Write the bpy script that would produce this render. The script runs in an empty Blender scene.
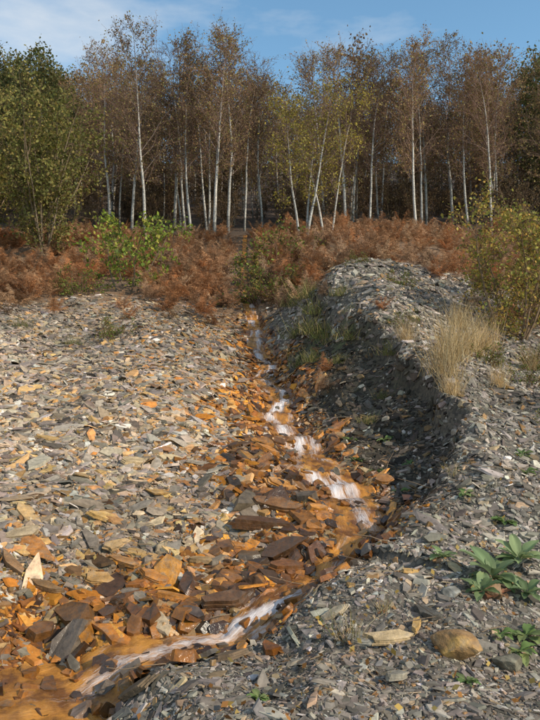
import bpy, math, random
import numpy as np
from mathutils import Vector, Matrix
R=np.random.RandomState(7); random.seed(7)
sc=bpy.context.scene
COL=sc.collection
# ------------------------------------------------------------ noise
def h2(ix,iy,seed):
    n=(ix.astype(np.int64)*374761393+iy.astype(np.int64)*668265263+seed*1442695041)&0xffffffff
    n=((n^(n>>13))*1274126177)&0xffffffff
    n=n^(n>>16)
    return n/4294967296.0
def vn(x,y,seed=0):
    x=np.asarray(x,float);y=np.asarray(y,float)
    ix=np.floor(x);iy=np.floor(y);fx=x-ix;fy=y-iy
    fx=fx*fx*(3-2*fx);fy=fy*fy*(3-2*fy)
    a=h2(ix,iy,seed);b=h2(ix+1,iy,seed);c=h2(ix,iy+1,seed);d=h2(ix+1,iy+1,seed)
    return ((a*(1-fx)+b*fx)*(1-fy)+(c*(1-fx)+d*fx)*fy)*2-1
def ss(a,b,x):
    t=np.clip((np.asarray(x,float)-a)/(b-a),0,1);return t*t*(3-2*t)
# ------------------------------------------------------------ stream course (x,y,z,halfwidth,foam)
ST=np.array([(-4.6,2.5,-1.78,.75,.1),(-2.6,2.95,-1.72,.74,.15),(-1.36,3.36,-1.665,.60,.40),(-.96,3.60,-1.635,.42,.8),(-.55,3.84,-1.60,.29,1.),(-.13,4.12,-1.565,.23,1.),
(.16,4.45,-1.48,.22,1.),(.42,4.80,-1.40,.20,.6),(.78,5.2,-1.305,.24,.9),(.74,5.85,-1.235,.28,.65),(.60,6.6,-1.15,.38,1.),(.38,7.3,-1.03,.32,.9),(.32,8.1,-.90,.29,1.),(.02,9.0,-.72,.30,.95),(.14,10.2,-.49,.26,1.),(-.13,11.3,-.28,.24,.9),(.03,12.4,-.04,.22,1.),
(-.24,13.5,.22,.2,.8),(-.38,16,.94,.17,.8),(-.74,20,2.07,.12,.4),(-1.0,26,3.9,.1,.3),(-1.2,33,6.1,.1,.2)])
def catmull(P,n=9):
    out=[]
    Q=np.vstack([2*P[0]-P[1],P,2*P[-1]-P[-2]])
    for i in range(1,len(Q)-2):
        for k in range(n):
            t=k/n
            out.append(.5*((2*Q[i])+(-Q[i-1]+Q[i+1])*t+(2*Q[i-1]-5*Q[i]+4*Q[i+1]-Q[i+2])*t*t+(-Q[i-1]+3*Q[i]-3*Q[i+1]+Q[i+2])*t**3))
    out.append(P[-1]);return np.array(out)
SP=catmull(ST,7)
seg=np.diff(SP[:,:2],axis=0);sl=np.hypot(seg[:,0],seg[:,1]);SA=np.concatenate([[0],np.cumsum(sl)])
def stream(x,y):
    """signed distance (positive = right/near bank), arc length, half width"""
    x=np.asarray(x,float).ravel();y=np.asarray(y,float).ravel()
    D=np.empty(len(x));S=np.empty(len(x));W=np.empty(len(x))
    a=SP[:-1,:2];L2=sl**2
    for c in range(0,len(x),20000):
        px=x[c:c+20000,None]-a[None,:,0];py=y[c:c+20000,None]-a[None,:,1]
        t=np.clip((px*seg[:,0]+py*seg[:,1])/L2,0,1)
        dx=px-t*seg[:,0];dy=py-t*seg[:,1];d2=dx*dx+dy*dy
        i=np.argmin(d2,axis=1);k=np.arange(len(i))
        cr=seg[i,0]*py[k,i]-seg[i,1]*px[k,i]
        D[c:c+20000]=np.sqrt(d2[k,i])*np.where(cr<0,1,-1)
        tt=t[k,i];S[c:c+20000]=SA[i]+tt*sl[i]
        W[c:c+20000]=SP[i,3]*(1-tt)+SP[i+1,3]*tt
    return D,S,W
def stair(s):
    s=s+.45*vn(s*1.1,s*0,5)+.12*vn(s*3.1,s*0,6)
    q=s/.68;f=q-np.floor(q)
    return (ss(.55,1,f)-f)*.125
# ------------------------------------------------------------ terrain
CP=[(-1.48,4.0,-1.56),(-1.83,4.6,-1.36),(-2.47,6.2,-.92),(-3.19,8,-.47),(-4.59,11.5,.34),(-5.78,14.5,1.07),(-7.18,18,1.78),(-12,30,5.1),
(-1.105,4.5,-1.54),(-1.28,5.1,-1.356),(-1.63,6.5,-.96),(-2.08,8.3,-.49),(-3.01,12,.354),(-4.02,16,1.3),(-5.5,22,2.6),
(-.585,4.6,-1.53),(-.705,5.3,-1.40),(-.904,6.8,-1.0),(-1.14,8.6,-.51),(-1.64,12.3,.37),(-2.26,17,1.5),(-3.06,23,3.06),
(-.25,5.0,-1.43),(-.177,6,-1.2),(-.337,7.6,-.87),(-.53,10.3,-.3),(-.77,13,.39),(.23,5.2,-1.37),
(-.336,3.25,-1.55),(-.675,2.9,-1.58),(.16,3.6,-1.5),(0,2.9,-1.53),(.424,4.1,-1.36),(.86,4.7,-1.2),(1.06,5.0,-1.1),(1.38,5.6,-.91),(1.83,6.3,-.70),
(2.02,7.0,-.56),(2.0,8.0,-.22),(1.79,9.3,.20),(1.15,10.5,.66),(1.45,13,1.8),(.94,13,1.34),
(1.08,6.4,-1.2),(1.06,5.75,-1.2),(.85,7.6,-1.0),(1.45,7.3,-.86),(1.27,8.6,-.5),(.75,9.3,-.6),(.58,11.3,-.03),(.35,13,.3),
(2.95,12.5,1.15),(3.1,10,.15),(5.58,14,1.24),(4.19,10.5,.16),(3.19,8,-.47),(2.39,6,-.88),(1.83,4.6,-1.2),(1.52,3.8,-1.4),(1.16,2.9,-1.5),
(1.04,3.9,-1.35),(1.30,4.9,-1.13),(2.17,6.4,-.74),(2.53,7.8,-.45),(.55,3.4,-1.47),(.67,4.1,-1.31),(2.59,13.5,1.66),(1.77,15,2.15),
(4.2,22,3.7),(1.06,24,3.8),(2,18,2.4),(5.9,20,2.7),(9.57,24,3.54),(-20,32,5.6),(0,32,5.9),(20,32,5.6),(-40,60,14),(0,60,14.1),(40,60,14),
(-3,0,-1.8),(3,0,-1.5),(0,0,-1.6),(-10,5,-.8),(-10,10,.3),(8,5,-.6),(8,10,.6),(0,-6,-2.5),(-8,-6,-2.8),(8,-6,-2.4),(-30,5,.5),(-30,20,3.3),(30,5,1),(30,20,3.5)]
CP+= [tuple(r[:3]) for r in ST[1:]]
CP=np.array(CP,float)
def U(r2): return .5*r2*np.log(r2+1e-10)
NCP=len(CP);K=U((CP[:,None,0]-CP[None,:,0])**2+(CP[:,None,1]-CP[None,:,1])**2)+np.eye(NCP)*.004
Pm=np.column_stack([np.ones(NCP),CP[:,0],CP[:,1]])
A=np.zeros((NCP+3,NCP+3));A[:NCP,:NCP]=K;A[:NCP,NCP:]=Pm;A[NCP:,:NCP]=Pm.T
WT_=np.linalg.solve(A,np.concatenate([CP[:,2],[0,0,0]]))
def tps(x,y):
    z=np.empty(len(x))
    for c in range(0,len(x),20000):
        X=x[c:c+20000];Y=y[c:c+20000]
        z[c:c+20000]=U((X[:,None]-CP[:,0])**2+(Y[:,None]-CP[:,1])**2)@WT_[:NCP]+WT_[NCP]+WT_[NCP+1]*X+WT_[NCP+2]*Y
    w=ss(30,42,y)
    far=np.interp(y,[0,60,70,112,125],[5.9-.29*32,14.02,17.1,32.5,34])
    return z*(1-w)+far*w
def lip_of(y): return np.interp(y,[4.3,5,5.6,6.3,7,8,9.3,10.5,13],[.2,.25,.62,1.05,1.38,1.62,1.66,1.12,.95])
def H(x,y,full=False,carve=True):
    x=np.asarray(x,float).ravel();y=np.asarray(y,float).ravel()
    D,S,Wd=stream(x,y);a=np.abs(D)
    z=tps(x,y)
    nn=.07*vn(x*.6,y*.6,1)+.05*vn(x*1.5,y*1.5,2)+.03*vn(x*3.7,y*3.7,3)+.014*vn(x*9,y*9,4)
    face=ss(.35,.6,D)*(1-ss(1.5,2.1,D))*ss(5.2,6.5,y)*(1-ss(13,15,y))
    nn=nn+face*(.10*(1-np.abs(vn(x*2.2+y*.8,y*1.4-x*.3,11))*2)*.6+.05*vn(x*5,y*5,12))
    z=z+nn*(.25+.75*ss(.15,.6,a))
    lp=lip_of(y)+.16*vn(y*1.7,y*0,14)+.06*vn(y*6,x*2,15)
    z=z-.32*ss(.30,.9,D/lp)*(1-ss(lp-.10,lp+.02,D))*ss(5.4,6.2,y)*(1-ss(11.5,13.5,y))*(D>0)
    z=z+stair(S)*(1-ss(.55,1.2,a))
    if carve: z=z-.095*(1-ss(.65,1.35,a/Wd))
    if full: return z,D,S,Wd
    return z
def hz(x,y): return float(H([x],[y])[0])
def edge_y(x):  # where bare scree gives way to bracken
    return np.interp(x,[-12,-6,-4,-2,0,1.5,3,5,9],[13,14.5,16,16,16,16.0,15.6,13.8,12.5])
# ------------------------------------------------------------ mesh builder
class MB:
    def __init__(s): s.v=[];s.c=[];s.f={};s.n=0
    def add(s,v,f,c,m=0):
        v=np.asarray(v,float).reshape(-1,3);f=np.asarray(f,int)
        c=np.asarray(c,float)
        if c.ndim==1: c=np.tile(c,(len(v),1))
        s.v.append(v);s.c.append(c);s.f.setdefault((f.shape[1],m),[]).append(f+s.n);s.n+=len(v)
    def build(s,name,mats,smooth=False,uv=None):
        V=np.vstack(s.v);C=np.vstack(s.c)
        me=bpy.data.meshes.new(name);me.vertices.add(len(V));me.vertices.foreach_set('co',V.astype(np.float32).ravel())
        L=[];st=[];mi=[];o=0
        for (k,m),fs in s.f.items():
            F=np.vstack(fs);L.append(F.ravel());st.append(o+np.arange(len(F))*k);mi.append(np.full(len(F),m));o+=F.size
        L=np.concatenate(L);st=np.concatenate(st);mi=np.concatenate(mi)
        me.loops.add(len(L));me.loops.foreach_set('vertex_index',L.astype(np.int32))
        me.polygons.add(len(st));me.polygons.foreach_set('loop_start',st.astype(np.int32))
        me.polygons.foreach_set('material_index',mi.astype(np.int32))
        at=me.attributes.new('Col','FLOAT_COLOR','POINT')
        at.data.foreach_set('color',np.column_stack([C[:,:3],C[:,3] if C.shape[1]>3 else np.ones(len(C))]).astype(np.float32).ravel())
        if uv is not None:
            ul=me.uv_layers.new(name='UVMap');ul.data.foreach_set('uv',uv[L].astype(np.float32).ravel())
        me.update(calc_edges=True);me.validate()
        me.shade_smooth() if smooth else me.shade_flat()
        for m in mats: me.materials.append(m)
        return me
def obj(name,me,loc=(0,0,0),rz=0,s=1,parent=None,rot=None):
    o=bpy.data.objects.new(name,me);COL.objects.link(o);o.location=loc
    o.rotation_euler=rot if rot else (0,0,rz)
    o.scale=(s,s,s) if not hasattr(s,'__len__') else s
    if parent: o.parent=parent
    return o
# ------------------------------------------------------------ materials
def mat(name):
    m=bpy.data.materials.new(name);m.use_nodes=True;nt=m.node_tree
    return m,nt,nt.nodes['Principled BSDF']
def N(nt,t,**k):
    n=nt.nodes.new(t)
    for a,b in k.items():
        if a in n.inputs: n.inputs[a].default_value=b
        else: setattr(n,a,b)
    return n
def mul(nt,a,b,op='MULTIPLY'):
    n=nt.nodes.new('ShaderNodeVectorMath');n.operation=op
    nt.links.new(a,n.inputs[0]);
    if hasattr(b,'is_output'): nt.links.new(b,n.inputs[1])
    else: n.inputs[1].default_value=b
    return n.outputs[0]
def ramp(nt,src,p0,c0,p1,c1):
    r=nt.nodes.new('ShaderNodeValToRGB');r.color_ramp.elements[0].position=p0;r.color_ramp.elements[0].color=(*c0,1)
    r.color_ramp.elements[1].position=p1;r.color_ramp.elements[1].color=(*c1,1);nt.links.new(src,r.inputs[0]);return r.outputs[0]
def attrmat(name,rough=.8,nscale=20,lo=.7,hi=1.3,bump=.3,bdist=.01,stretch=(1,1,1),spec=.3,wetalpha=False,randobj=0,patch=False):
    m,nt,b=mat(name);a=N(nt,'ShaderNodeAttribute',attribute_name='Col')
    tc=N(nt,'ShaderNodeTexCoord');mp=N(nt,'ShaderNodeMapping');mp.inputs['Scale'].default_value=stretch
    nt.links.new(tc.outputs['Object'],mp.inputs[0])
    no=N(nt,'ShaderNodeTexNoise',Scale=nscale,Detail=4.,Roughness=.65);nt.links.new(mp.outputs[0],no.inputs['Vector'])
    f=ramp(nt,no.outputs['Fac'],.3,(lo,)*3,.7,(hi,)*3)
    c=mul(nt,a.outputs['Color'],f)
    if patch:
        n2=N(nt,'ShaderNodeTexNoise',Scale=17.,Detail=4.,Roughness=.7,Distortion=.8);nt.links.new(tc.outputs['Object'],n2.inputs['Vector'])
        g=ramp(nt,n2.outputs['Fac'],.46,(0,)*3,.66,(1,)*3);rgb=N(nt,'ShaderNodeRGBToBW');nt.links.new(c,rgb.inputs[0])
        d=mul(nt,rgb.outputs[0],(.95,.74,.52));mx=N(nt,'ShaderNodeMix',data_type='RGBA')
        h=N(nt,'ShaderNodeMath',operation='MULTIPLY');h.inputs[1].default_value=.6;nt.links.new(g,h.inputs[0])
        nt.links.new(h.outputs[0],mx.inputs[0]);nt.links.new(c,mx.inputs[6]);nt.links.new(d,mx.inputs[7]);c=mx.outputs[2]
    if randobj:
        oi=N(nt,'ShaderNodeObjectInfo');g=ramp(nt,oi.outputs['Random'],0,(1-randobj,)*3,1,(1+randobj,1+randobj*.7,1+randobj*.4));c=mul(nt,c,g)
    nt.links.new(c,b.inputs['Base Color']);b.inputs['Roughness'].default_value=rough;b.inputs['Specular IOR Level'].default_value=spec
    if wetalpha:
        mr=N(nt,'ShaderNodeMapRange');mr.inputs['To Min'].default_value=.22;mr.inputs['To Max'].default_value=rough
        nt.links.new(a.outputs['Alpha'],mr.inputs[0]);nt.links.new(mr.outputs[0],b.inputs['Roughness'])
        ms=N(nt,'ShaderNodeMapRange');ms.inputs['To Min'].default_value=.55;ms.inputs['To Max'].default_value=spec
        nt.links.new(a.outputs['Alpha'],ms.inputs[0]);nt.links.new(ms.outputs[0],b.inputs['Specular IOR Level'])
    if bump:
        bp=N(nt,'ShaderNodeBump',Strength=bump,Distance=bdist);nt.links.new(no.outputs['Fac'],bp.inputs['Height']);nt.links.new(bp.outputs[0],b.inputs['Normal'])
    return m
def leafmat(name,trans=.35,randobj=.25,rough=.6):
    m,nt,b=mat(name);a=N(nt,'ShaderNodeAttribute',attribute_name='Col')
    oi=N(nt,'ShaderNodeObjectInfo');g=ramp(nt,oi.outputs['Random'],0,(1-randobj,)*3,1,(1+randobj,1+randobj*.7,1+randobj*.4))
    c=mul(nt,a.outputs['Color'],g);nt.links.new(c,b.inputs['Base Color']);b.inputs['Roughness'].default_value=rough;b.inputs['Specular IOR Level'].default_value=.2
    t=N(nt,'ShaderNodeBsdfTranslucent');nt.links.new(c,t.inputs['Color']);mx=N(nt,'ShaderNodeMixShader',Fac=trans)
    nt.links.new(b.outputs[0],mx.inputs[1]);nt.links.new(t.outputs[0],mx.inputs[2]);nt.links.new(mx.outputs[0],nt.nodes['Material Output'].inputs['Surface'])
    return m
M_slate=attrmat('slate',.85,26,.7,1.28,.35,.006,wetalpha=True,spec=.15)
M_rock=attrmat('stone',.8,16,.55,1.32,.8,.014,wetalpha=True,patch=True,spec=.25)
M_bark=attrmat('bark',.85,9,.35,1.2,.3,.01,stretch=(1,1,2.4),randobj=.2)
M_twig=attrmat('twig',.9,9,.8,1.2,0,.01,randobj=.2)
M_leaf=leafmat('leaf')
M_dry=leafmat('dry_frond',.3,.3,.8)
def groundmat():
    m,nt,b=mat('scree_ground');a=N(nt,'ShaderNodeAttribute',attribute_name='Col');tc=N(nt,'ShaderNodeTexCoord')
    no=N(nt,'ShaderNodeTexNoise',Scale=3.,Detail=8.,Roughness=.7);nt.links.new(tc.outputs['Object'],no.inputs['Vector'])
    mp=N(nt,'ShaderNodeMapping');mp.inputs['Scale'].default_value=(1,1.6,1);nt.links.new(tc.outputs['Object'],mp.inputs[0])
    vo=N(nt,'ShaderNodeTexVoronoi',Scale=26.);nt.links.new(mp.outputs[0],vo.inputs['Vector'])
    sp=N(nt,'ShaderNodeSeparateColor');nt.links.new(vo.outputs['Color'],sp.inputs[0])
    c=mul(nt,a.outputs['Color'],ramp(nt,sp.outputs[0],0,(.5,)*3,1,(1.45,1.4,1.3)))
    c=mul(nt,c,ramp(nt,no.outputs['Fac'],.3,(.65,)*3,.7,(1.3,)*3))
    nt.links.new(c,b.inputs['Base Color'])
    mr=N(nt,'ShaderNodeMapRange');mr.inputs['To Min'].default_value=.25;mr.inputs['To Max'].default_value=.9;nt.links.new(a.outputs['Alpha'],mr.inputs[0]);nt.links.new(mr.outputs[0],b.inputs['Roughness'])
    b1=N(nt,'ShaderNodeBump',Strength=.6,Distance=.02);nt.links.new(sp.outputs[1],b1.inputs['Height'])
    b2=N(nt,'ShaderNodeBump',Strength=.5,Distance=.05);nt.links.new(no.outputs['Fac'],b2.inputs['Height']);nt.links.new(b1.outputs[0],b2.inputs['Normal'])
    nt.links.new(b2.outputs[0],b.inputs['Normal']);return m
M_ground=groundmat()
# ------------------------------------------------------------ zones
def rustw(x,y,D):
    wl=np.interp(y,[3,4,5.5,8,11,14,18],[.9,1.1,1.15,.95,.72,.55,.35]);wr=np.interp(y,[3,4.5,6,8,11,14],[.26,.3,.5,.72,.6,.35])
    d=np.where(D<0,-D/wl,D/wr)+.35*vn(x*2.3,y*2.3,31)+.2*vn(x*7,y*7,32)
    return 1-ss(.4,1.2,d)
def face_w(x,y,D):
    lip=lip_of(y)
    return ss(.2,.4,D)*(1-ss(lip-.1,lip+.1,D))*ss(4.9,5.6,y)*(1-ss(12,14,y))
def axis():
    a=list(np.arange(-3.6,3.601,.026));s=.026;v=a[-1];r=[]
    while v<90: s*=1.06;v+=s;r.append(v)
    return np.array([-q for q in r[::-1]]+a+r)
gx=axis()
gy=list(np.arange(2.0,4,.02))
while gy[-1]<150: gy.append(gy[-1]+max(.02,gy[-1]*.0062))
b=[];v=2.0;s=.02
while v>-30: s*=1.1;v-=s;b.append(v)
gy=np.array(b[::-1]+gy)
XX,YY=np.meshgrid(gx,gy);x=XX.ravel();y=YY.ravel()
z,D,S,Wd=H(x,y,True)
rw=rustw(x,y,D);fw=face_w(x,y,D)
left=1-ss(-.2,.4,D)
c=np.outer(left,(.165,.125,.085))+np.outer(1-left,(.105,.09,.072))  # base tone darkened: shade in the gaps between shards put into the colour
c=c*(1-fw)[:,None]+np.outer(fw,(.055,.045,.030))  # right bank face painted darker, its shade put into the ground colour
mo=ss(.1,.7,vn(x*1.6,y*1.6,45)+.4*vn(x*6,y*6,46))*np.maximum(fw,0)*ss(8.5,10,y)
c=c*(1-.7*mo)[:,None]+.7*np.outer(mo,(.07,.085,.03))
nmix=(.5+.5*vn(x*3,y*3,40))*(.3+.7*ss(-1,1,vn(x*11,y*11,42)))
rc=np.outer(nmix,(.34,.12,.02))+np.outer(1-nmix,(.085,.038,.015))
c=c*(1-rw)[:,None]+rc*rw[:,None]
ey=edge_y(x);bw=ss(-1.5,1.0,y-ey+.8*vn(x,y,41))
c=c*(1-bw)[:,None]+np.outer(bw,(.17,.105,.06))
fo=ss(30,34,y);c=c*(1-fo)[:,None]+np.outer(fo,(.07,.045,.03))
wet=1-np.clip(rw*1.1,0,1)*(1-ss(17,20,y))
nx,ny=len(gx),len(gy);i=np.arange(nx*ny).reshape(ny,nx)
F=np.stack([i[:-1,:-1],i[:-1,1:],i[1:,1:],i[1:,:-1]],-1).reshape(-1,4)
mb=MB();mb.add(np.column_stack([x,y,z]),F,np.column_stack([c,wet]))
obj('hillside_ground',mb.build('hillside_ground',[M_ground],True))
# ------------------------------------------------------------ shards
def normals(x,y,e=.05):
    hx=(H(x+e,y)-H(x-e,y))/(2*e);hy=(H(x,y+e)-H(x,y-e))/(2*e)
    nn=np.column_stack([-hx,-hy,np.ones(len(x))]);return nn/np.linalg.norm(nn,axis=1)[:,None]
def shards(name,x,y,size,asp,th,col,wet,tilt,lift,matl,k=5):
    n=len(x);z=H(x,y);nm=normals(x,y)
    nm=nm+R.normal(0,1,(n,3))*np.asarray(tilt).reshape(-1,1);nm/=np.linalg.norm(nm,axis=1)[:,None]
    a=R.uniform(0,2*np.pi,n);t=np.column_stack([np.cos(a),np.sin(a),np.zeros(n)])
    t=t-nm*np.sum(t*nm,axis=1)[:,None];t/=np.linalg.norm(t,axis=1)[:,None];bt=np.cross(nm,t)
    ang=(np.arange(k)+R.uniform(-.42,.42,(n,k)))/k*2*np.pi+R.uniform(0,6,n)[:,None]
    rad=R.uniform(.62,1.2,(n,k))
    px=np.cos(ang)*rad*size[:,None]*.5*asp[:,None];py=np.sin(ang)*rad*size[:,None]*.5
    ctr=np.column_stack([x,y,z])+nm*(th*lift)[:,None]
    sx=R.normal(0,.06,n)*size;sy=R.normal(0,.06,n)*size
    def lay(s,h,j=0,o=0):
        return ctr[:,None,:]+t[:,None,:]*(px*s+(sx*o)[:,None])[...,None]+bt[:,None,:]*(py*s+(sy*o)[:,None])[...,None]+nm[:,None,:]*(h[:,None]+j)[...,None]
    jt=R.uniform(-.2,.2,(n,k))*th[:,None]
    top=lay(.9,th*.5,jt,1);bot=lay(1.04,-th*.5)
    V=np.concatenate([top,bot],1).reshape(-1,3)
    base=(np.arange(n)*2*k)[:,None]
    ft=base+np.arange(k)[None]
    j=np.arange(k);j2=(j+1)%k
    fs=np.stack([j+k,j2+k,j2,j],-1)[None]+base[:,:,None]
    cc=np.column_stack([col,wet]);cc=np.repeat(cc,2*k,axis=0);cc[:,:3]*=R.uniform(.85,1.15,(len(cc),1))
    mb=MB();mb.add(V,ft,cc);mb.f.setdefault((4,0),[]).append(fs.reshape(-1,4))
    return obj(name,mb.build(name,[matl]))
def pal(n,cols,w):
    cols=np.array(cols);w=np.array(w,float);i=R.choice(len(cols),n,p=w/w.sum())
    return cols[i]*R.uniform(.6,1.35,(n,1))*R.uniform(.94,1.06,(n,3))
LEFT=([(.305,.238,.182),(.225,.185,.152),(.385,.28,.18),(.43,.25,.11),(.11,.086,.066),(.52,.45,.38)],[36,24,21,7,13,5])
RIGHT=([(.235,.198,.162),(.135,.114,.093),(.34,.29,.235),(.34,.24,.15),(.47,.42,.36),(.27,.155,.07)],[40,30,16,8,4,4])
RUST=([(.42,.155,.022),(.54,.235,.04),(.22,.082,.02),(.075,.036,.017),(.40,.23,.09),(.19,.145,.10),(.26,.20,.14)],[27,12,23,20,10,9,6])
DARK=([(.078,.062,.046),(.045,.037,.029),(.125,.10,.076),(.15,.095,.048)],[40,30,20,10])  # chips on the bank face: its shade is in their colour
def colours(x,y,D):
    n=len(x);L=pal(n,*LEFT);Rr=pal(n,*RIGHT);Ru=pal(n,*RUST);Dk=pal(n,*DARK)
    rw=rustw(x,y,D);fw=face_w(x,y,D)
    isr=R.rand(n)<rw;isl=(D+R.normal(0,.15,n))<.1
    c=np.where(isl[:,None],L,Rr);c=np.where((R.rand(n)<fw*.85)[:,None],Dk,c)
    st=(D<0)&(R.rand(n)<.55*np.exp(-(-D)/1.2));c=np.where(st[:,None],c*np.array([1.12,.76,.42]),c)
    c=np.where(isr[:,None],Ru,c)
    big=(.92+.30*vn(x*.9,y*.9,60)+.14*vn(x*3,y*3,61))
    c=c*big[:,None]
    wet=np.where(isr,np.clip(R.normal(.4,.3,n)+np.abs(D)*.5,0,1),1.)
    return np.clip(c,.01,.8),wet,rw
def keep(x,y,D,Wd,f=.78):
    e=edge_y(x);return (np.abs(D)>Wd*f)&(R.rand(len(x))<1-ss(-1.2,2.2,y-e))
n=190000
y=1.5*np.exp(R.rand(n)*math.log(20/1.5));x=R.uniform(-1,1,n)*(.46*y+.8)
D,S,Wd=stream(x,y);k=keep(x,y,D,Wd);x,y,D,Wd=x[k],y[k],D[k],Wd[k];n=len(x)
c,w,rw=colours(x,y,D)
size=np.exp(R.normal(0,.52,n))*.0185*np.clip(y/4.4,.8,2.8)*np.where(D<0,1.25,.95)
size=np.clip(size,.007,.12)
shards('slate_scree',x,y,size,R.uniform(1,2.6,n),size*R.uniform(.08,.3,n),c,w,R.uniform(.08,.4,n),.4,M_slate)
n=17000
y=2.2*np.exp(R.rand(n)*math.log(17/2.2));x=R.uniform(-1,1,n)*(.46*y+.6)
D,S,Wd=stream(x,y);k=keep(x,y,D,Wd,.95)&(R.rand(n)<np.where(D<0,.75,.24)*(.55+.45*vn(x*1.3,y*1.3,77)+.2));x,y,D=x[k],y[k],D[k];n=len(x)
c,w,rw=colours(x,y,D)
size=np.clip(np.exp(R.normal(0,.42,n))*.050*np.clip(y/5,.85,1.6),.03,.16)*np.where(D>0,.75,1)
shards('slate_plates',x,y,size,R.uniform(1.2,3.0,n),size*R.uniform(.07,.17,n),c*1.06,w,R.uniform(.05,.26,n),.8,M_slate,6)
n=1900
y=3.2*np.exp(R.rand(n)*math.log(13/3.2));x=R.uniform(-1,.3,n)*(.46*y+.6)
D,S,Wd=stream(x,y);k=keep(x,y,D,Wd,1.3)&(D<-.25)&(R.rand(n)<.7*(.6+.6*vn(x*.9,y*.9,78)));x,y,D=x[k],y[k],D[k];n=len(x)
c,w,rw=colours(x,y,D);m=R.rand(n)<.4;c[m]=pal(m.sum(),[(.48,.31,.13),(.46,.34,.21),(.50,.30,.10)],[1,1.4,1])
size=np.clip(np.exp(R.normal(0,.34,n))*.092,.05,.19)
shards('slate_slabs',x,y,size,R.uniform(1.3,2.8,n),size*R.uniform(.06,.12,n),c,w,R.uniform(.04,.2,n),1.1,M_rock,6)
n=9500
y=3.0*np.exp(R.rand(n)*math.log(15/3.0));sx=np.interp(y,ST[:,1],ST[:,0]);x=sx+R.uniform(-1.4,.85,n)
D,S,Wd=stream(x,y);rw=rustw(x,y,D);k=(R.rand(n)<rw*.8)&(np.abs(D)>Wd*.85);x,y,D=x[k],y[k],D[k];n=len(x)
c=pal(n,*RUST)
size=np.clip(np.exp(R.normal(0,.55,n))*.048,.02,.18)
shards('rusty_stream_stones',x,y,size,R.uniform(1,2.8,n),size*R.uniform(.08,.24,n),c,np.clip(R.normal(.4,.3,n),0,1),R.uniform(.04,.28,n),.7,M_rock,6)
n=1500;y=R.uniform(4.0,8.2,n);sx=np.interp(y,ST[:,1],ST[:,0]);x=sx+R.normal(-.15,.5,n)
D,S,Wd=stream(x,y);rw=rustw(x,y,D);k=(R.rand(n)<rw*.55)&(np.abs(D)>Wd*.75);x,y,D=x[k],y[k],D[k];n=len(x)
size=np.clip(np.exp(R.normal(0,.4,n))*.085,.04,.2)
shards('wet_stream_rocks',x,y,size,R.uniform(1,2.2,n),size*R.uniform(.28,.5,n),pal(n,[(.10,.045,.018),(.18,.075,.02),(.34,.13,.022),(.14,.10,.065),(.06,.035,.02)],[28,26,22,14,10]),np.clip(R.normal(.15,.15,n),0,1),R.uniform(.04,.22,n),.35,M_rock,7)
n=900;i=R.randint(0,len(SP)-30,n);x=SP[i,0]+R.normal(0,.2,n);y=SP[i,1]+R.normal(0,.2,n)
size=R.uniform(.025,.10,n)
shards('wet_stream_cobbles',x,y,size,R.uniform(1,2.,n),size*R.uniform(.3,.6,n),pal(n,*RUST)*.6,np.full(n,.12),R.uniform(.1,.3,n),.9,M_rock,6)
# ------------------------------------------------------------ water
ds=.02;sN=int((SA[-1]-0)/ds);sa=np.linspace(0,SA[-1],sN)
cx=np.interp(sa,SA,SP[:,0]);cy=np.interp(sa,SA,SP[:,1]);hw=np.interp(sa,SA,SP[:,3]);fo=np.interp(sa,SA,SP[:,4])
tx=np.gradient(cx);ty=np.gradient(cy);l=np.hypot(tx,ty);tx/=l;ty/=l
m=35;q=np.linspace(-1,1,m)
wx=cx[:,None]+(-ty)[:,None]*(hw[:,None]*q*1.15);wy=cy[:,None]+tx[:,None]*(hw[:,None]*q*1.15)
z0=H(cx,cy,carve=False)
z0=np.convolve(np.pad(z0,2,mode='edge'),np.ones(5)/5,'valid')
grad=np.clip(np.gradient(z0,sa),0,2);grad=np.convolve(np.pad(grad,9,mode='edge'),np.ones(19)/19,'valid')
lat=hw[:,None]*q
wz=z0[:,None]-.042-.01*q[None]**2+.016*vn(sa[:,None]*7+lat*3,lat*20+sa[:,None]*0,81)+.010*vn(sa[:,None]*22+lat*0,lat*45,82)+.005*vn(sa[:,None]*50+lat*0,lat*90,85)
ctr=(.45*vn(sa*1.7,sa*0,83))[:,None]-.25*(1-ss(1.5,4.2,sa))[:,None]
wn=(.26/np.maximum(hw,.26))[:,None]
s1_=1-ss(.05,.66,np.abs(q-ctr)/wn);s2_=.8*(1-ss(.04,.32,np.abs(q+.6+.35*vn(sa*2.3,sa*0,86)[:,None])))*(hw<.45)[:,None]
s3_=.7*(1-ss(.03,.25,np.abs(q-.65+.3*vn(sa*2.9,sa*0,88)[:,None])))*(hw<.45)[:,None]
st2=np.maximum(np.maximum(s1_,s2_),s3_)
foam=fo[:,None]*st2*(.72+.36*ss(.05,.45,grad))[:,None]*(.88+.3*vn(sa[:,None]*3+q*2,sa[:,None]*0+q*2,87))+.18*vn(sa[:,None]*6,lat*14,84)
uv=np.column_stack([np.broadcast_to(lat,wx.shape).ravel(),np.broadcast_to(sa[:,None],wx.shape).ravel()])
i=np.arange(sN*m).reshape(sN,m);F=np.stack([i[:-1,:-1],i[1:,:-1],i[1:,1:],i[:-1,1:]],-1).reshape(-1,4)
mt,nt,bs=mat('stream_water')
a=N(nt,'ShaderNodeAttribute',attribute_name='Col');uvn=N(nt,'ShaderNodeUVMap');mp=N(nt,'ShaderNodeMapping');mp.inputs['Scale'].default_value=(46,6,1)
nt.links.new(uvn.outputs[0],mp.inputs[0]);no=N(nt,'ShaderNodeTexNoise',Scale=1.,Detail=8.,Roughness=.75,Distortion=1.2);nt.links.new(mp.outputs[0],no.inputs['Vector'])
ad=N(nt,'ShaderNodeMath',operation='ADD');nt.links.new(no.outputs['Fac'],ad.inputs[0])
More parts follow.
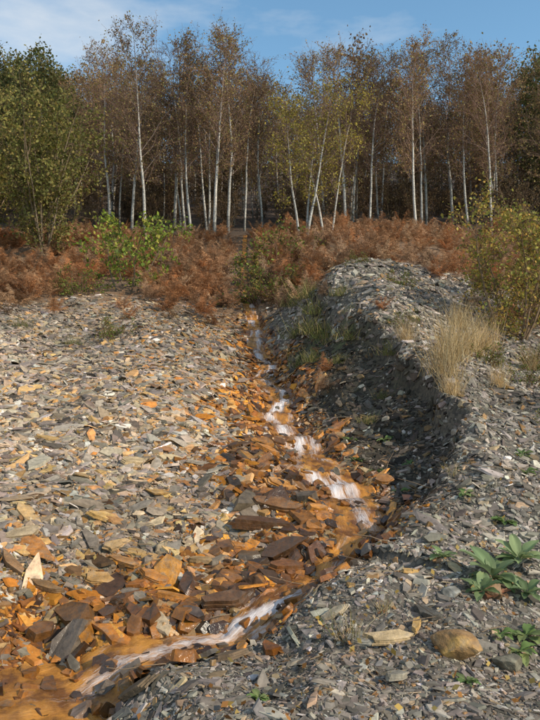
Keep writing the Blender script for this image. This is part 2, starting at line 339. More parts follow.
s1=N(nt,'ShaderNodeMath',operation='MULTIPLY');s1.inputs[1].default_value=.48;nt.links.new(a.outputs['Alpha'],s1.inputs[0]);nt.links.new(s1.outputs[0],ad.inputs[1])
fm=N(nt,'ShaderNodeMapRange');fm.inputs['From Min'].default_value=.71;fm.inputs['From Max'].default_value=1.06;nt.links.new(ad.outputs[0],fm.inputs[0])
n3=N(nt,'ShaderNodeTexNoise',Scale=6.,Detail=5.,Roughness=.6);tc=N(nt,'ShaderNodeTexCoord');nt.links.new(tc.outputs['Object'],n3.inputs['Vector'])
wc=ramp(nt,n3.outputs['Fac'],.38,(.16,.06,.012),.64,(.58,.25,.04))
mx=N(nt,'ShaderNodeMix',data_type='RGBA');nt.links.new(wc,mx.inputs[6]);mx.inputs[7].default_value=(.80,.75,.74,1)
nt.links.new(fm.outputs[0],mx.inputs[0]);nt.links.new(mx.outputs[2],bs.inputs['Base Color'])
rr=N(nt,'ShaderNodeMapRange');rr.inputs['To Min'].default_value=.06;rr.inputs['To Max'].default_value=.4;nt.links.new(fm.outputs[0],rr.inputs[0]);nt.links.new(rr.outputs[0],bs.inputs['Roughness'])
bp=N(nt,'ShaderNodeBump',Strength=.75,Distance=.02);nt.links.new(no.outputs['Fac'],bp.inputs['Height']);nt.links.new(bp.outputs[0],bs.inputs['Normal'])
mb=MB();mb.add(np.column_stack([wx.ravel(),wy.ravel(),wz.ravel()]),F,np.column_stack([np.ones((sN*m,3)),np.clip(foam,0,1.2).ravel()]))
obj('stream_water',mb.build('stream_water',[mt],True,uv))
# ------------------------------------------------------------ individual slabs and boulders
def slab_mesh(name,L,Wd,T,col,seed,layers=3,wet=1.):
    r=np.random.RandomState(seed);k=9;ang=(np.arange(k)+r.uniform(-.45,.45,k))/k*2*np.pi;rad=r.uniform(.7,1.2,k)
    rings=[]
    off=np.zeros(2)
    for i in range(layers):
        s=(1-.07*i)*(1+r.uniform(-.07,.07,k))
        for h in (i/layers,(i+1)/layers-.02):
            rings.append(np.column_stack([np.cos(ang)*rad*s*L/2+off[0],np.sin(ang)*rad*s*Wd/2+off[1],np.full(k,(h-.5)*T)+r.uniform(-.02,.02,k)*T]))
        off=off+r.normal(0,.02,2)*np.array([L,Wd])
    V=np.vstack(rings+[np.array([[off[0],off[1],T*.5]])]);f=[]
    j=np.arange(k);j2=(j+1)%k
    for i in range(len(rings)-1): f.append(np.stack([j+i*k,j2+i*k,j2+(i+1)*k,j+(i+1)*k],-1))
    mb=MB();cc=np.tile(np.append(col,wet),(len(V),1));cc[:,:3]*=r.uniform(.8,1.15,(len(V),1))
    o=(len(rings)-1)*k
    mb.add(V,np.vstack(f),cc);mb.f.setdefault((3,0),[]).append(np.stack([j+o,j2+o,np.full(k,len(V)-1)],-1))
    return mb.build(name,[M_rock])
def slab(name,x,y,L,Wd,T,col,rz,seed,up=.5,wet=1.,tilt=.10):
    nn=normals(np.array([x]),np.array([y]),.12)[0];nn=nn+np.random.RandomState(seed).normal(0,tilt,3);nn/=np.linalg.norm(nn)
    q=Vector((0,0,1)).rotation_difference(Vector(nn)) @ Matrix.Rotation(rz,3,'Z').to_quaternion()
    obj(name,slab_mesh(name,L,Wd,T,col,seed,wet=wet),(x,y,hz(x,y)+T*up),rot=q.to_euler())
TAN=(.46,.33,.18);OCH=(.48,.29,.10);DG=(.10,.09,.075);RU=(.40,.16,.03);DR=(.11,.048,.018)
for a in [('tan_slate_slab',.62,3.5,.30,.10,.03,TAN,.15,1,.9),('tan_slate_slab',.36,3.78,.2,.07,.02,(.45,.36,.24),.1,2,1.),('tan_slate_slab',.86,4.15,.17,.07,.02,OCH,.5,3,1.),
 ('grey_slate_slab',.86,3.72,.2,.09,.03,DG,-.9,4,.9),('tan_slate_slab',.78,3.6,.2,.05,.025,OCH,1.2,5,.9),('grey_slate_slab',.46,3.5,.2,.08,.02,(.27,.25,.21),-.5,6,.8),
 ('tan_slate_slab',-1.32,6.6,.36,.18,.035,TAN,.35,7,.9),('tan_slate_slab',-2.25,6.9,.3,.15,.03,OCH,.1,8,.9),('pale_slate_slab',-.98,7.4,.2,.12,.025,(.5,.45,.38),.2,9,.9),
 ('tan_slate_slab',-1.3,5.3,.26,.11,.03,OCH,.3,10,.9),('tan_slate_slab',-1.12,4.95,.22,.12,.03,(.38,.24,.11),.9,11,.9),('brown_slate_slab',-1.7,4.5,.36,.08,.035,(.24,.13,.06),-.55,12,.9),
 ('brown_slate_slab',-1.45,4.4,.26,.09,.035,(.22,.12,.05),-.2,13,.9),('rusty_slab',-.62,4.45,.28,.12,.035,RU,.1,15,.9),
 ('rusty_slab',-.36,4.55,.14,.1,.05,(.48,.2,.03),.8,16,.8),('rusty_slab',-.8,4.65,.24,.11,.035,RU,-.3,17,.9),('brown_slate_slab',-.5,4.95,.26,.12,.03,(.32,.2,.09),.2,18,.9),
 ('dark_wet_ledge',.1,5.1,.5,.2,.09,DR,.12,19,.4),('dark_wet_ledge',-.05,5.45,.55,.2,.08,DR,.05,20,.4),('dark_wet_ledge',.1,4.85,.34,.14,.08,(.2,.08,.025),.5,21,.4),
 ('dark_wet_ledge',.05,5.8,.5,.16,.07,(.2,.09,.03),-.05,22,.45),('rusty_slab',.38,5.5,.28,.14,.06,RU,.3,23,.5),('rusty_slab',.12,6.3,.36,.13,.05,(.46,.2,.04),.1,24,.7),
 ('rusty_slab',-.3,5.25,.32,.1,.035,(.38,.16,.04),.1,25,.9),('rusty_slab',-.02,7.2,.3,.12,.04,RU,.2,26,.8),('rusty_slab',1.12,6.6,.22,.14,.05,(.3,.13,.03),.6,27,.5),
 ('dark_wet_ledge',.40,4.38,.2,.12,.09,DR,.6,28,.4),('dark_wet_ledge',-.28,4.35,.3,.12,.09,(.13,.065,.03),.2,37,.4),('rusty_slab',-1.05,4.8,.26,.1,.03,(.36,.17,.05),-.4,29,.9),
 ('brown_slate_slab',-.2,3.5,.24,.08,.03,(.17,.115,.07),.5,31,.8),('brown_slate_slab',-.62,3.2,.26,.09,.03,(.16,.11,.065),-.3,32,.8),('brown_slate_slab',-1.8,4.85,.3,.11,.03,(.34,.25,.15),.5,33,.9),
 ('brown_slate_slab',-1.15,4.6,.26,.11,.03,(.36,.2,.07),.3,34,.9),('grey_slate_slab',1.55,4.3,.16,.08,.02,(.24,.21,.18),.3,35,.9),('grey_slate_slab',.58,3.12,.18,.09,.03,(.26,.23,.18),.8,36,.9)]:
    wet=.2 if ('wet' in a[0] or 'rusty' in a[0]) else 1.
    slab(a[0],a[1],a[2],a[3],a[4],a[5],a[6],a[7],a[8],a[9],wet)
def boulder(name,x,y,sx,sy,sz,col,seed,col2=None,rz=0):
    import bmesh
    bm=bmesh.new();bmesh.ops.create_icosphere(bm,subdivisions=4,radius=1)
    r=np.random.RandomState(seed);pl=r.normal(0,1,(12,3));pl/=np.linalg.norm(pl,axis=1)[:,None];dd=r.uniform(.55,.8,12)
    V=np.array([v.co[:] for v in bm.verts]);
    for p,d in zip(pl,dd):
        e=V@p-d;V=V-np.outer(np.maximum(e,0)*1.0,p)
    V+=.02*np.column_stack([vn(V[:,0]*5+V[:,2]*3,V[:,1]*5,seed+i) for i in range(3)])
    F=np.array([[v.index for v in f.verts] for f in bm.faces]);bm.free()
    t=ss(-.2,.3,vn(V[:,0]*1.5,V[:,1]*1.5+V[:,2],seed+5));c=np.outer(t,col)+np.outer(1-t,col2 or np.array(col)*.6)
    mb=MB();mb.add(V*np.array([sx,sy,sz])/1.5,F,np.column_stack([c,np.full(len(V),1.)]))
    obj(name,mb.build(name,[M_rock],False),(x,y,hz(x,y)+sz*.25),rz=rz)
boulder('ochre_boulder',.93,3.38,.22,.18,.12,(.50,.29,.09),3,(.30,.17,.07))
boulder('grey_stone',1.17,3.36,.13,.1,.07,(.2,.18,.13),5)
boulder('grey_stone',1.05,3.9,.1,.08,.05,(.26,.25,.22),6)
boulder('brown_stone',1.28,3.95,.14,.12,.10,(.25,.15,.08),8)
boulder('rusty_boulder',.64,4.9,.14,.10,.11,(.34,.13,.02),9,(.14,.06,.02))
boulder('rusty_boulder',-.1,4.62,.15,.12,.09,(.22,.09,.02),10,(.08,.04,.02))
# ------------------------------------------------------------ plants
def tube(mb,P,r0,r1,c,k=5,m=0):
    P=np.asarray(P,float);n=len(P);T=np.gradient(P,axis=0);T/=np.linalg.norm(T,axis=1)[:,None]+1e-9
    ref=np.array([1.,0,0]) if abs(T[0][0])<.8 else np.array([0,1.,0])
    A=np.cross(T,ref);A/=np.linalg.norm(A,axis=1)[:,None]+1e-9;B=np.cross(T,A)
    rr=np.linspace(r0,r1,n);a=np.arange(k)/k*2*np.pi
    V=P[:,None]+(A[:,None]*np.cos(a)[None,:,None]+B[:,None]*np.sin(a)[None,:,None])*rr[:,None,None]
    i=np.arange(n*k).reshape(n,k);i2=np.roll(i,-1,1)
    mb.add(V.reshape(-1,3),np.stack([i[:-1],i2[:-1],i2[1:],i[1:]],-1).reshape(-1,4),c,m)
def leaves(mb,P,size,cols,m=1,r=R,droop=0):
    n=len(P);P=np.asarray(P);d=r.normal(0,1,(n,3));d[:,2]-=droop;d/=np.linalg.norm(d,axis=1)[:,None]
    e=np.cross(d,r.normal(0,1,(n,3)));e/=np.linalg.norm(e,axis=1)[:,None]
    s=size*r.uniform(.6,1.4,n)[:,None]
    V=np.stack([P,P+d*s*.5+e*s*.33,P+d*s,P+d*s*.5-e*s*.33],1).reshape(-1,3)
    ci=r.randint(0,len(cols),n);c=np.array(cols)[ci]*r.uniform(.65,1.35,(n,1));c=np.repeat(c,4,axis=0)
    mb.add(V,np.arange(4*n).reshape(n,4),c,m)
def path(p,d,L,n,wob,up,r):
    P=[np.array(p,float)];d=np.array(d,float)
    for i in range(n):
        d=d+r.normal(0,wob,3);d[2]+=up;d/=np.linalg.norm(d);P.append(P[-1]+d*L/n)
    return np.array(P),d
def perp(d,ang,r):
    v=r.normal(0,1,3);v-=d*np.dot(v,d);v/=np.linalg.norm(v);return d*math.cos(ang)+v*math.sin(ang)
def tree(name,seed,Ht=9.5,r0=.085,stems=1,spread=.05,nb=34,t0=.28,bl=.26,lcols=((.17,.075,.025),),lsize=.06,lper=4,tw=(.17,.105,.08),barkc=(.5,.48,.45),nb2=6,nb3=5,ang=(.5,.95),thick=1.,lowdark=True,droop=0.,up2=.03,ldens=1.,wob=.032,tr=1.,lj=.05):
    r=np.random.RandomState(seed);mb=MB();LP=[]
    for s in range(stems):
        a=r.uniform(0,6.28);sp=spread*(r.uniform(.3,1.2) if stems>1 else r.uniform(0,1))
        d=np.array([math.cos(a)*sp,math.sin(a)*sp,1.]);h=Ht*(1 if s==0 else r.uniform(.65,1.))
        st=np.array([math.cos(a),math.sin(a),0])*(.12*(stems>1))-np.array([0,0,.3])
        P,_=path(st,d/np.linalg.norm(d),h+.3,18,wob,.012,r)
        rr=r0*(1 if s==0 else r.uniform(.6,.95))
        nn=len(P);k=7
        for j in range(0,nn-1):
            f=j/(nn-1);cc=np.array(barkc)*(1-ss(.5,.95,f))+np.array(tw)*ss(.5,.95,f)
            if lowdark and f<.08: cc=cc*.5
            tube(mb,P[j:j+2],rr*(1-f)**.8+.006,rr*(1-(j+1)/(nn-1))**.8+.006,cc,k,0)
        n1=int(nb*(1 if stems==1 else 1.2/math.sqrt(stems)))
        for b in range(n1):
            f=t0+(1-t0)*((b+r.rand())/n1);f=min(f,.985)
            q=f*(nn-1);j=int(q);p=P[j]+(P[j+1]-P[j])*(q-j);dd=P[j+1]-P[j];dd/=np.linalg.norm(dd)
            L=h*bl*(.25+1.0*math.sqrt(max(0,1-f)))*r.uniform(.6,1.15)*min(1,.45+(f-t0)*4)
            B,de=path(p,perp(dd,r.uniform(*ang),r),L,5,.10,up2+.02,r)
            rb=max(.007,.02*thick*L/2.2);fb=r.uniform(.2,.6)
            tube(mb,B,rb,.005,np.array(tw)*(1-.25*fb)+np.array(barkc)*.25*fb,3,2)
            for c2 in range(nb2):
                f2=.2+.8*(c2+r.rand())/nb2;q=min(f2,.99)*5;j=int(q);p2=B[j]+(B[j+1]-B[j])*(q-j);d2=B[j+1]-B[j];d2/=np.linalg.norm(d2)
                L2=L*.42*r.uniform(.6,1.2)+.12
                C,_=path(p2,perp(d2,r.uniform(.4,.9),r),L2,3,.15,up2-droop,r)
                tube(mb,C,.0065*tr,.0035*tr,tw,3,2)
                for c3 in range(nb3):
                    q=r.uniform(.2,1)*2.99;j=int(q);p3=C[j]+(C[j+1]-C[j])*(q-j);d3=C[j+1]-C[j];d3/=np.linalg.norm(d3)
                    T,_=path(p3,perp(d3,r.uniform(.3,.9),r),L2*r.uniform(.3,.65)+.08,2,.18,-droop,r)
                    tube(mb,T,.004*tr,.0025*tr,tw,3,2)
                    if r.rand()<ldens:
                        for _ in range(lper):
                            LP.append(T[r.randint(0,3)]+r.normal(0,lj,3))
    if LP: leaves(mb,LP,lsize,lcols,1,r,.5)
    return mb.build(name,[M_bark,M_leaf,M_twig],True)
RB=[(.27,.165,.08),(.30,.205,.085),(.21,.13,.075),(.28,.25,.085)]
YB=[(.36,.29,.055),(.40,.31,.055),(.27,.26,.06),(.28,.22,.06)]
BT=[tree('birch_a',11,9.6,.085,1,.08,40,.27,.26,RB,.085,4,nb3=4,tr=1.4),
    tree('birch_b',12,9.0,.07,1,.12,36,.30,.25,RB,.085,4,nb3=4,tr=1.4),
    tree('birch_c',13,10.0,.08,1,.10,42,.25,.25,RB,.085,4,nb3=4,tr=1.4),
    tree('birch_d',14,8.6,.06,2,.12,30,.28,.26,RB,.085,4,nb3=4,tr=1.4),
    tree('birch_bare',15,9.4,.065,1,.14,36,.33,.24,RB,.07,2,ldens=.5,nb3=4,tr=1.6)]
BK=[tree('birch_far_a',111,9.6,.065,1,.06,34,.22,.27,RB,.15,3,nb2=5,nb3=3,barkc=(.42,.39,.35),tr=1.8,lj=.15),
    tree('birch_far_b',112,9.2,.06,2,.08,30,.18,.28,[(.22,.19,.07),(.26,.20,.08),(.20,.13,.07)],.15,3,nb2=5,nb3=3,barkc=(.40,.37,.33),tr=1.8,lj=.15),
    tree('birch_far_c',113,9.8,.055,1,.08,34,.16,.26,[(.20,.12,.065),(.26,.16,.075),(.16,.10,.06)],.15,3,nb2=5,nb3=3,barkc=(.30,.26,.22),tr=1.8,lj=.15)]
YT=[tree('birch_yellow_a',21,6.4,.06,3,.3,26,.28,.28,YB,.085,4,ldens=.8,nb3=4),tree('birch_yellow_b',22,6.2,.05,2,.22,26,.28,.29,YB,.085,4,ldens=.8,nb3=4)]
OL=[(.17,.17,.045),(.22,.205,.055),(.12,.13,.035),(.27,.21,.065)]
WT=tree('willow_shrub',31,7.3,.045,14,.45,30,.10,.23,OL,.12,6,tw=(.16,.11,.065),barkc=(.24,.18,.12),nb2=5,nb3=3,lowdark=False,wob=.05,lj=.13)
GT=tree('broadleaf_green',32,9.5,.16,1,.06,46,.15,.3,[(.08,.10,.03),(.115,.13,.04),(.15,.14,.045),(.18,.14,.05)],.17,6,tw=(.08,.06,.04),barkc=(.14,.12,.09),nb2=5,nb3=4,lj=.14)
OK=tree('oak_sapling_mesh',38,2.3,.028,4,.62,15,.25,.36,[(.15,.21,.03),(.21,.27,.04),(.10,.15,.025),(.28,.27,.05)],.11,4,tw=(.12,.09,.05),barkc=(.16,.12,.08),nb2=4,nb3=3,lowdark=False,ang=(.8,1.4),wob=.07)
SH=tree('sallow_mesh',34,2.7,.02,7,.42,18,.12,.28,[(.25,.24,.055),(.34,.28,.065),(.17,.19,.045),(.36,.23,.055)],.055,5,tw=(.14,.09,.05),barkc=(.19,.13,.08),nb2=4,nb3=4,lowdark=False,wob=.06)
BM=tree('bramble_mesh',35,.8,.008,14,1.0,9,.05,.3,[(.12,.17,.03),(.17,.20,.04),(.26,.19,.05),(.09,.13,.025)],.06,4,tw=(.12,.07,.04),barkc=(.16,.09,.06),nb2=3,nb3=3,lowdark=False,wob=.15)
def put(name,me,x,y,s=1,rz=0,parent=None,dz=0,rot=None):
    return obj(name,me,(x,y,hz(x,y)+dz),rz,s,parent,rot)
for (x,y,k,hh) in [(-5.72,31,2,.96),(-3.9,33,1,.93),(-2.6,32,0,1.0),(-2.1,34,2,1.0),(-1.3,35,4,.93),(-5.05,36,0,1.0),(3.77,34,0,.90),(4.87,33,4,.86),(6.85,32,1,.98),
   (9.7,36,2,.94),(9.9,34,1,.95),(11.9,35,3,.96),(-8.5,36,2,.92),(-3.2,35,3,1.0),(8.3,36,0,.9),(5.9,36,3,.98),(13.5,33,1,.88),(-4.4,35,4,.98),(-6.9,34,0,.9),(-.4,36,1,.86),(10.8,33,4,.9),(7.6,34,4,.9),(4.4,36,2,.88)]:
    put('birch_tree',BT[k],x,y,hh,random.uniform(0,6.28))
put('yellow_birch_tree',YT[0],1.34,27.5,1.0,.4);put('yellow_birch_tree',YT[1],2.5,29,1.0,2.1)
put('willow_shrub',WT,-9.0,27,1.0,.5);put('willow_shrub',WT,-12.6,28.5,1.,2.5)
put('oak_sapling',OK,-4.05,19,1.,.3)
put('sallow_shrub',SH,3.95,11,1.0,.3);put('sallow_shrub',SH,5.3,12.2,1.1,2.0)
F=bpy.data.objects.new('birch_forest',None);COL.objects.link(F)
pts=[]
tries=0
while len(pts)<280 and tries<15000:
    tries+=1;y=36.5+62*random.random()**1.35;x=random.uniform(-.54,.54)*y+random.uniform(-3,3)
    if y<45 and abs(x-1.4)<1.5: continue
    if any((x-a)**2+(y-b)**2<2.0**2 for a,b in pts): continue
    pts.append((x,y))
px=np.array([p[0] for p in pts]);py=np.array([p[1] for p in pts]);pz=H(px,py)
for x,y,z in zip(px,py,pz):
    g=(x<-.26*y-1 and random.random()<.75) or (x>.38*y and random.random()<.5)
    me=GT if g else (random.choice(BT) if y<40 and random.random()<.4 else random.choice(BK))
    obj('tree',me,(x,y,z),random.uniform(0,6.28),random.uniform(.80,1.0)*(1.06 if g else 1)*(.9 if y>75 else 1),F)
UB=tree('understory_mesh',41,2.8,.02,7,.4,12,.1,.28,[(.16,.10,.055),(.2,.14,.07),(.12,.09,.045)],.10,3,tw=(.14,.09,.065),barkc=(.17,.12,.08),nb2=4,nb3=3,lowdark=False,tr=1.5)
Un=bpy.data.objects.new('understory_brush',None);COL.objects.link(Un)
ux=[];uy=[]
for i in range(150): y=random.uniform(34,60);ux.append(random.uniform(-.52,.52)*y);uy.append(y)
for x,y,z in zip(ux,uy,H(ux,uy)): obj('brush',UB,(x,y,z),random.uniform(0,6.28),random.uniform(.5,1.1),Un)
# bracken
BC=((.40,.215,.11),(.47,.29,.165),(.30,.165,.09),(.44,.20,.085))
def bracken(seed,nf=8,Ln=1.0,cols=BC):
    r=np.random.RandomState(seed);mb=MB()
    for f in range(nf):
        a=r.uniform(0,6.28);tl=r.uniform(.15,.6);d=np.array([math.cos(a)*tl,math.sin(a)*tl,1.]);d/=np.linalg.norm(d)
        L=Ln*r.uniform(.7,1.2);P,_=path((r.normal(0,.08),r.normal(0,.08),-.05),d,L,10,.08,-.10,r)
        col=np.array(cols[r.randint(len(cols))])*r.uniform(.7,1.25);tube(mb,P,.006,.002,col*.8,3,0)
        V=[];Fa=[]
        for i in range(3,11):
            for sgn in(-1,1):
              for sub in (0,.5):
                if i+sub>10: continue
                j=min(i,9);p=P[j]+(P[j+1]-P[j])*(sub if i<10 else 1);T=P[j+1]-P[j];T/=np.linalg.norm(T)
                side=np.cross(T,[0,0,1.]);side/=np.linalg.norm(side)+1e-6
                l=.28*Ln*max(0,1-(i+sub-3)/8.2)**.8*r.uniform(.6,1.1)+.02
                q=side*sgn+T*.45+np.array([0,0,r.uniform(-.8,.2)]);q/=np.linalg.norm(q)
                w=np.cross(q,np.cross(side,T)+r.normal(0,.6,3));w/=np.linalg.norm(w)
                ns=5
                for u in range(ns):
                    c=p+q*l*(u+.3)/ns+np.array([0,0,-.03*(u/ns)**2]);wl=.05*Ln*(1-u/ns)+.01
                    for sg in(-1,1):
                        b0=len(V);V+= [c,c+q*l/ns*.6,c+w*sg*wl+q*l/ns*.6+r.normal(0,.01,3)];Fa.append([b0,b0+1,b0+2])
        mb.add(np.array(V),Fa,np.array(col)*1.0*np.repeat(r.uniform(.65,1.3,(len(Fa),1)),3,axis=0),0)
    return mb.build('bracken_clump',[M_dry])
BR=[bracken(51),bracken(52),bracken(53,6,.8,((.48,.32,.20),(.41,.25,.14))),bracken(54,9,.9,((.45,.20,.085),(.35,.16,.07))),bracken(55,7,.85,((.30,.19,.12),(.24,.15,.09)))]
Bk=bpy.data.objects.new('bracken',None);COL.objects.link(Bk)
bx=R.uniform(-.52,.52,2500);by=R.uniform(13,33.5,2500);bx=bx*by
e=edge_y(bx);D,S,Wd=stream(bx,by)
prob=ss(-.8,1.6,by-e)*(.62+.5*vn(bx*.5,by*.5,91))*np.where((bx>-5.6)&(bx<-3.2)&(by<21),.12,1)*ss(.25,.7,np.abs(D))*(.85)
kk=R.rand(2500)<prob;bx=bx[kk];by=by[kk];bzv=H(bx,by);bs_=.88+.35*vn(bx*.35,by*.35,95)
for x,y,z,s in zip(bx,by,bzv,bs_): obj('clump',random.choice(BR),(x,y,z),random.uniform(0,6.28),s*random.uniform(.65,1.25)*min(1,.5+.5*(y-12)/9),Bk)
for x,y,s in [(1.0,12.6,.5),(.8,14,.6),(1.0,14.6,.7),(.6,15.2,.7),(.3,15.6,.7),(4.6,11.6,.5),(5.2,12.4,.6),(4.9,13,.6),(3.9,12.9,.5),(5.8,12.6,.6),(.75,9.6,.4),(.8,9.9,.35),(-3.0,14.5,.4),(-4.6,14.6,.5),(-5.4,14,.5),(-1.2,15.4,.6),(-1.6,16,.7),(3.6,14.4,.6),(4.4,14.2,.7),(2.6,15.4,.6),(3.2,15.6,.7),(1.7,10.2,.3),(.95,11.2,.4),(.65,14.6,.7),(4.2,11.9,.5),(4.6,12.4,.55),(5.2,11.4,.5),(5.6,11.9,.5),(4.4,10.8,.35),(4.9,10.6,.4),(-2.2,15.2,.5),(-3.4,15.4,.5)]:
    obj('clump',random.choice(BR),(x,y,hz(x,y)),random.uniform(0,6.28),s,Bk)
# grass
def grass(seed,nb,L,spread,cols,w=.004,lean=.35):
    r=np.random.RandomState(seed);mb=MB()
    for i in range(nb):
        a=r.uniform(0,6.28);s=lean*r.uniform(.1,1.3);d=np.array([math.cos(a)*s,math.sin(a)*s,1.]);d/=np.linalg.norm(d)
        P,_=path((r.normal(0,spread),r.normal(0,spread),-.02),d,L*r.uniform(.4,1.15),5,.09,-.10,r)
        sd=np.cross(d,[0,0,1.])+r.normal(0,.3,3);sd/=np.linalg.norm(sd);ww=np.array([1,.95,.8,.6,.35,.05])*w
        V=np.concatenate([P-sd*ww[:,None],P+sd*ww[:,None]]);f=[[j,j+1,j+7,j+6] for j in range(5)]
        mb.add(V,f,np.array(cols[r.randint(len(cols))])*r.uniform(.7,1.25),0)
    return mb.build('grass_blades',[M_dry])
DRY=[(.54,.40,.21),(.47,.33,.16),(.64,.52,.32),(.33,.24,.12)];GRN=[(.13,.17,.05),(.18,.2,.07),(.3,.26,.12)]
G1=grass(61,190,1.0,.12,DRY,.0045,.5);G3=grass(63,70,.22,.04,DRY+GRN[:1],.0022,.7);G4=grass(64,160,.35,.12,[(.12,.15,.04),(.18,.2,.06),(.32,.26,.12)],.004,.8)
for x,y,s,rz in [(2.1,8.2,.85,0),(2.3,8.7,.85,1),(2.05,7.6,.45,2),(2.55,9.1,.75,1.7),(2.9,9.5,.7,3),(3.3,10.2,.7,4),(3.7,9.6,.5,5),(2.8,8.3,.4,1),(3.0,10.8,.6,1),(1.9,9.4,.45,2)]: put('dry_grass_tussock',G1,x,y,s,rz)
for x,y,s in [(.42,3.52,1.),(.62,3.75,.5),(1.5,5.6,.7),(-.9,7.6,.6),(1.0,6.9,.6)]: put('grass_tuft',G3,x,y,s,x*9)
for x,y,s in [(.62,11.4,1.3),(.75,12.2,1.4),(.8,13.2,1.4),(1.25,10.3,.9),(1.7,9.5,.8),(.95,11.9,1.2),(-3.4,11.7,.8),(-4.6,12.5,.8),(.9,12.6,1.2),(1.05,11.0,.9),(1.3,12.2,.9),(1.4,11.2,.7),(.7,10.5,.8),(.5,12.8,1.1),(1.0,9.9,.6),(1.5,8.9,.5),(1.2,8.2,.5),(-1.0,13.8,.6),(.55,14.2,1.2)]: put('green_grass_tuft',G4,x,y,s,x*9)
# leafy herbs
def herb(seed,nl,L,Wl,cols,up=.7,stem=.0):
    r=np.random.RandomState(seed);mb=MB()
    for i in range(nl):
        a=i*2.4+r.uniform(-.3,.3);l=L*r.uniform(.55,1.15);el=r.uniform(.15,1.)*up
        d=np.array([math.cos(a)*math.cos(el),math.sin(a)*math.cos(el),math.sin(el)]);
        P,_=path((0,0,stem*r.rand()),d,l*1.25,8,.03,-.09,r)
        sd=np.cross(d,[0,0,1.]);sd/=np.linalg.norm(sd);t=np.linspace(0,1,9);w=Wl*l/L*np.sin(np.pi*np.clip((t-.12)/.88,0,1)**.8).clip(0)**.8+.002
        w=w*(1+.06*r.normal(0,1,9));up_=np.array([0,0,1.])
        rows=[P+sd*w[:,None]*k+up_*(abs(k)*w*.4)[:,None]+up_*r.normal(0,.003,(9,1))*(abs(k)>.4) for k in(-1,-.5,0,.5,1)]
        V=np.stack(rows,1).reshape(-1,3);ii=np.arange(45).reshape(9,5)
        f=np.stack([ii[:-1,:-1],ii[:-1,1:],ii[1:,1:],ii[1:,:-1]],-1).reshape(-1,4)
        c=np.tile(np.array(cols[r.randint(len(cols))])*r.uniform(.8,1.2),(45,1));c.reshape(9,5,3)[:,2]*=1.4
        mb.add(V,f,c,0)
    return mb.build('herb_leaves',[M_leaf],True)
FG=[(.18,.25,.12),(.23,.30,.15),(.14,.20,.09)]
f1=herb(71,16,.18,.042,FG,1.0);f2=herb(72,10,.12,.033,FG,.9);f3=herb(73,8,.06,.018,[(.14,.22,.07),(.2,.25,.1)],.7)
f5=herb(75,5,.13,.035,[(.25,.12,.07),(.3,.17,.09)],.6)
put('foxglove_plant',f1,1.36,4.12,1.05,.3,dz=.03);put('foxglove_plant',f2,1.22,3.9,1.1,1.,dz=.02);put('foxglove_plant',f2,1.5,3.95,1.,2.,dz=.03);put('foxglove_plant',f2,1.1,4.3,.9,4.,dz=.02);put('foxglove_plant',f1,1.58,4.3,.8,5.,dz=.03)
put('withered_leaves',f5,1.33,3.9,.9,.4,dz=.03)
for x,y,s in [(1.27,3.45,1.3),(1.36,3.6,1.4),(1.2,3.55,1.2),(-.05,2.98,.8),(1.7,4.9,1.4),(1.5,5.2,1.2),(1.2,6.4,1.8),(1.45,7.0,1.6),(.95,7.3,1.5),(2.3,6.2,1.6),(.9,3.1,.9),(.95,7.9,1.6),(2.1,5.6,1.5),(1.3,7.7,1.6),(1.1,7.0,1.4)]: put('small_herb',f3,x,y,s,x*7,dz=.01)
for x,y,s in [(-2.8,12.3,.5),(2.9,9.1,.35),(3.25,8.6,.35),(3.4,7.9,.35),(2.95,7.1,.3),(-5.0,17.8,.9),(-.2,17.6,1.2),(.3,17.4,1.0),(.1,21,1.6),(.6,22.5,1.6),(2.0,9.9,.3),(3.9,9.8,.45),(2.4,12.4,.4),(1.8,14.2,.35)]: put('bramble_patch',BM,x,y,s,x*5,dz=.0)
mb=MB();tx_=R.uniform(-1,1,150)*2.8;ty_=R.uniform(3.2,11,150);tz=H(tx_,ty_)
for x,y,z in zip(tx_,ty_,tz):
    a=R.uniform(0,6.28);P,_=path((x,y,z+.03),(math.cos(a),math.sin(a),.1),R.uniform(.1,.4),4,.12,0,R);P[:,2]=np.maximum(P[:,2],z+.02)
    tube(mb,P,.004,.002,(.2,.14,.09),4,0)
obj('fallen_twigs',mb.build('fallen_twigs',[M_twig]))
mb=MB();n=1400;fy=2.6*np.exp(R.rand(n)*math.log(15/2.6));fx=R.uniform(-1,1,n)*(.42*fy+.4);leaves(mb,np.column_stack([fx,fy,H(fx,fy)+.022]),.034,[(.42,.28,.07),(.34,.16,.05),(.24,.11,.04),(.5,.36,.12)],0,R,0)
obj('fallen_leaves',mb.build('fallen_leaves',[M_leaf]))
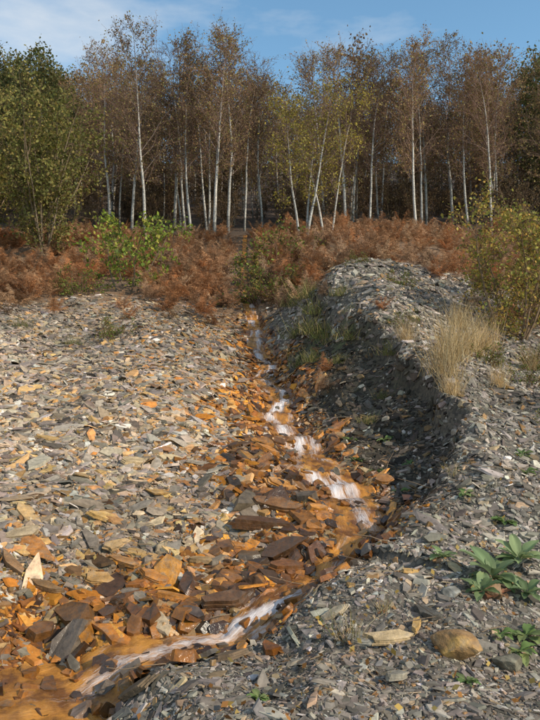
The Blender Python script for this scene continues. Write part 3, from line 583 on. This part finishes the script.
# ------------------------------------------------------------ sky, sun
el=math.radians(33);az=math.radians(118)
w=bpy.data.worlds.new('sky');sc.world=w;w.use_nodes=True;nt=w.node_tree;bg=nt.nodes['Background'];bg.inputs[1].default_value=.15
sk=nt.nodes.new('ShaderNodeTexSky');sk.sky_type='NISHITA';sk.sun_disc=False;sk.sun_elevation=el;sk.sun_rotation=az;sk.air_density=1.;sk.dust_density=.4;sk.ozone_density=1.3
tc=N(nt,'ShaderNodeTexCoord');mp=N(nt,'ShaderNodeMapping');mp.inputs['Scale'].default_value=(1.2,1.2,3.5);mp.inputs['Location'].default_value=(1.15,.2,.3);nt.links.new(tc.outputs['Generated'],mp.inputs[0])
no=N(nt,'ShaderNodeTexNoise',Scale=1.5,Detail=7.,Roughness=.55);nt.links.new(mp.outputs[0],no.inputs['Vector'])
# thin cloud gathers toward the north-west (left of the view)
sx_=N(nt,'ShaderNodeSeparateXYZ');nt.links.new(tc.outputs['Generated'],sx_.inputs[0])
lf=N(nt,'ShaderNodeMapRange');lf.inputs['From Min'].default_value=-.1;lf.inputs['From Max'].default_value=-.42;lf.inputs['To Min'].default_value=0;lf.inputs['To Max'].default_value=.17;nt.links.new(sx_.outputs[0],lf.inputs[0])
ad=N(nt,'ShaderNodeMath',operation='ADD');nt.links.new(no.outputs['Fac'],ad.inputs[0]);nt.links.new(lf.outputs[0],ad.inputs[1])
cm=N(nt,'ShaderNodeMapRange');cm.inputs['From Min'].default_value=.53;cm.inputs['From Max'].default_value=.74;nt.links.new(ad.outputs[0],cm.inputs[0])
tint=mul(nt,sk.outputs[0],(1.08,1.36,1.33))
mx=N(nt,'ShaderNodeMix',data_type='RGBA');nt.links.new(cm.outputs[0],mx.inputs[0]);nt.links.new(tint,mx.inputs[6]);mx.inputs[7].default_value=(5.4,5.6,5.8,1);nt.links.new(mx.outputs[2],bg.inputs[0])
sd=Vector((math.sin(az)*math.cos(el),math.cos(az)*math.cos(el),math.sin(el)))
l=bpy.data.lights.new('sun','SUN');l.energy=4.7;l.angle=math.radians(.5);l.color=(1,.88,.70)
o=bpy.data.objects.new('sun',l);COL.objects.link(o);o.rotation_euler=sd.to_track_quat('Z','Y').to_euler();o.location=(20,-20,30)
cam=bpy.data.cameras.new('camera');co=bpy.data.objects.new('camera',cam);COL.objects.link(co);co.location=(0,0,0);co.rotation_euler=(math.radians(90),0,0)
cam.sensor_fit='VERTICAL';cam.sensor_height=24;cam.lens=22.57;cam.clip_end=1000;cam.clip_start=.05;sc.camera=co
sc.view_settings.view_transform='Standard';sc.view_settings.look='None';sc.view_settings.exposure=0
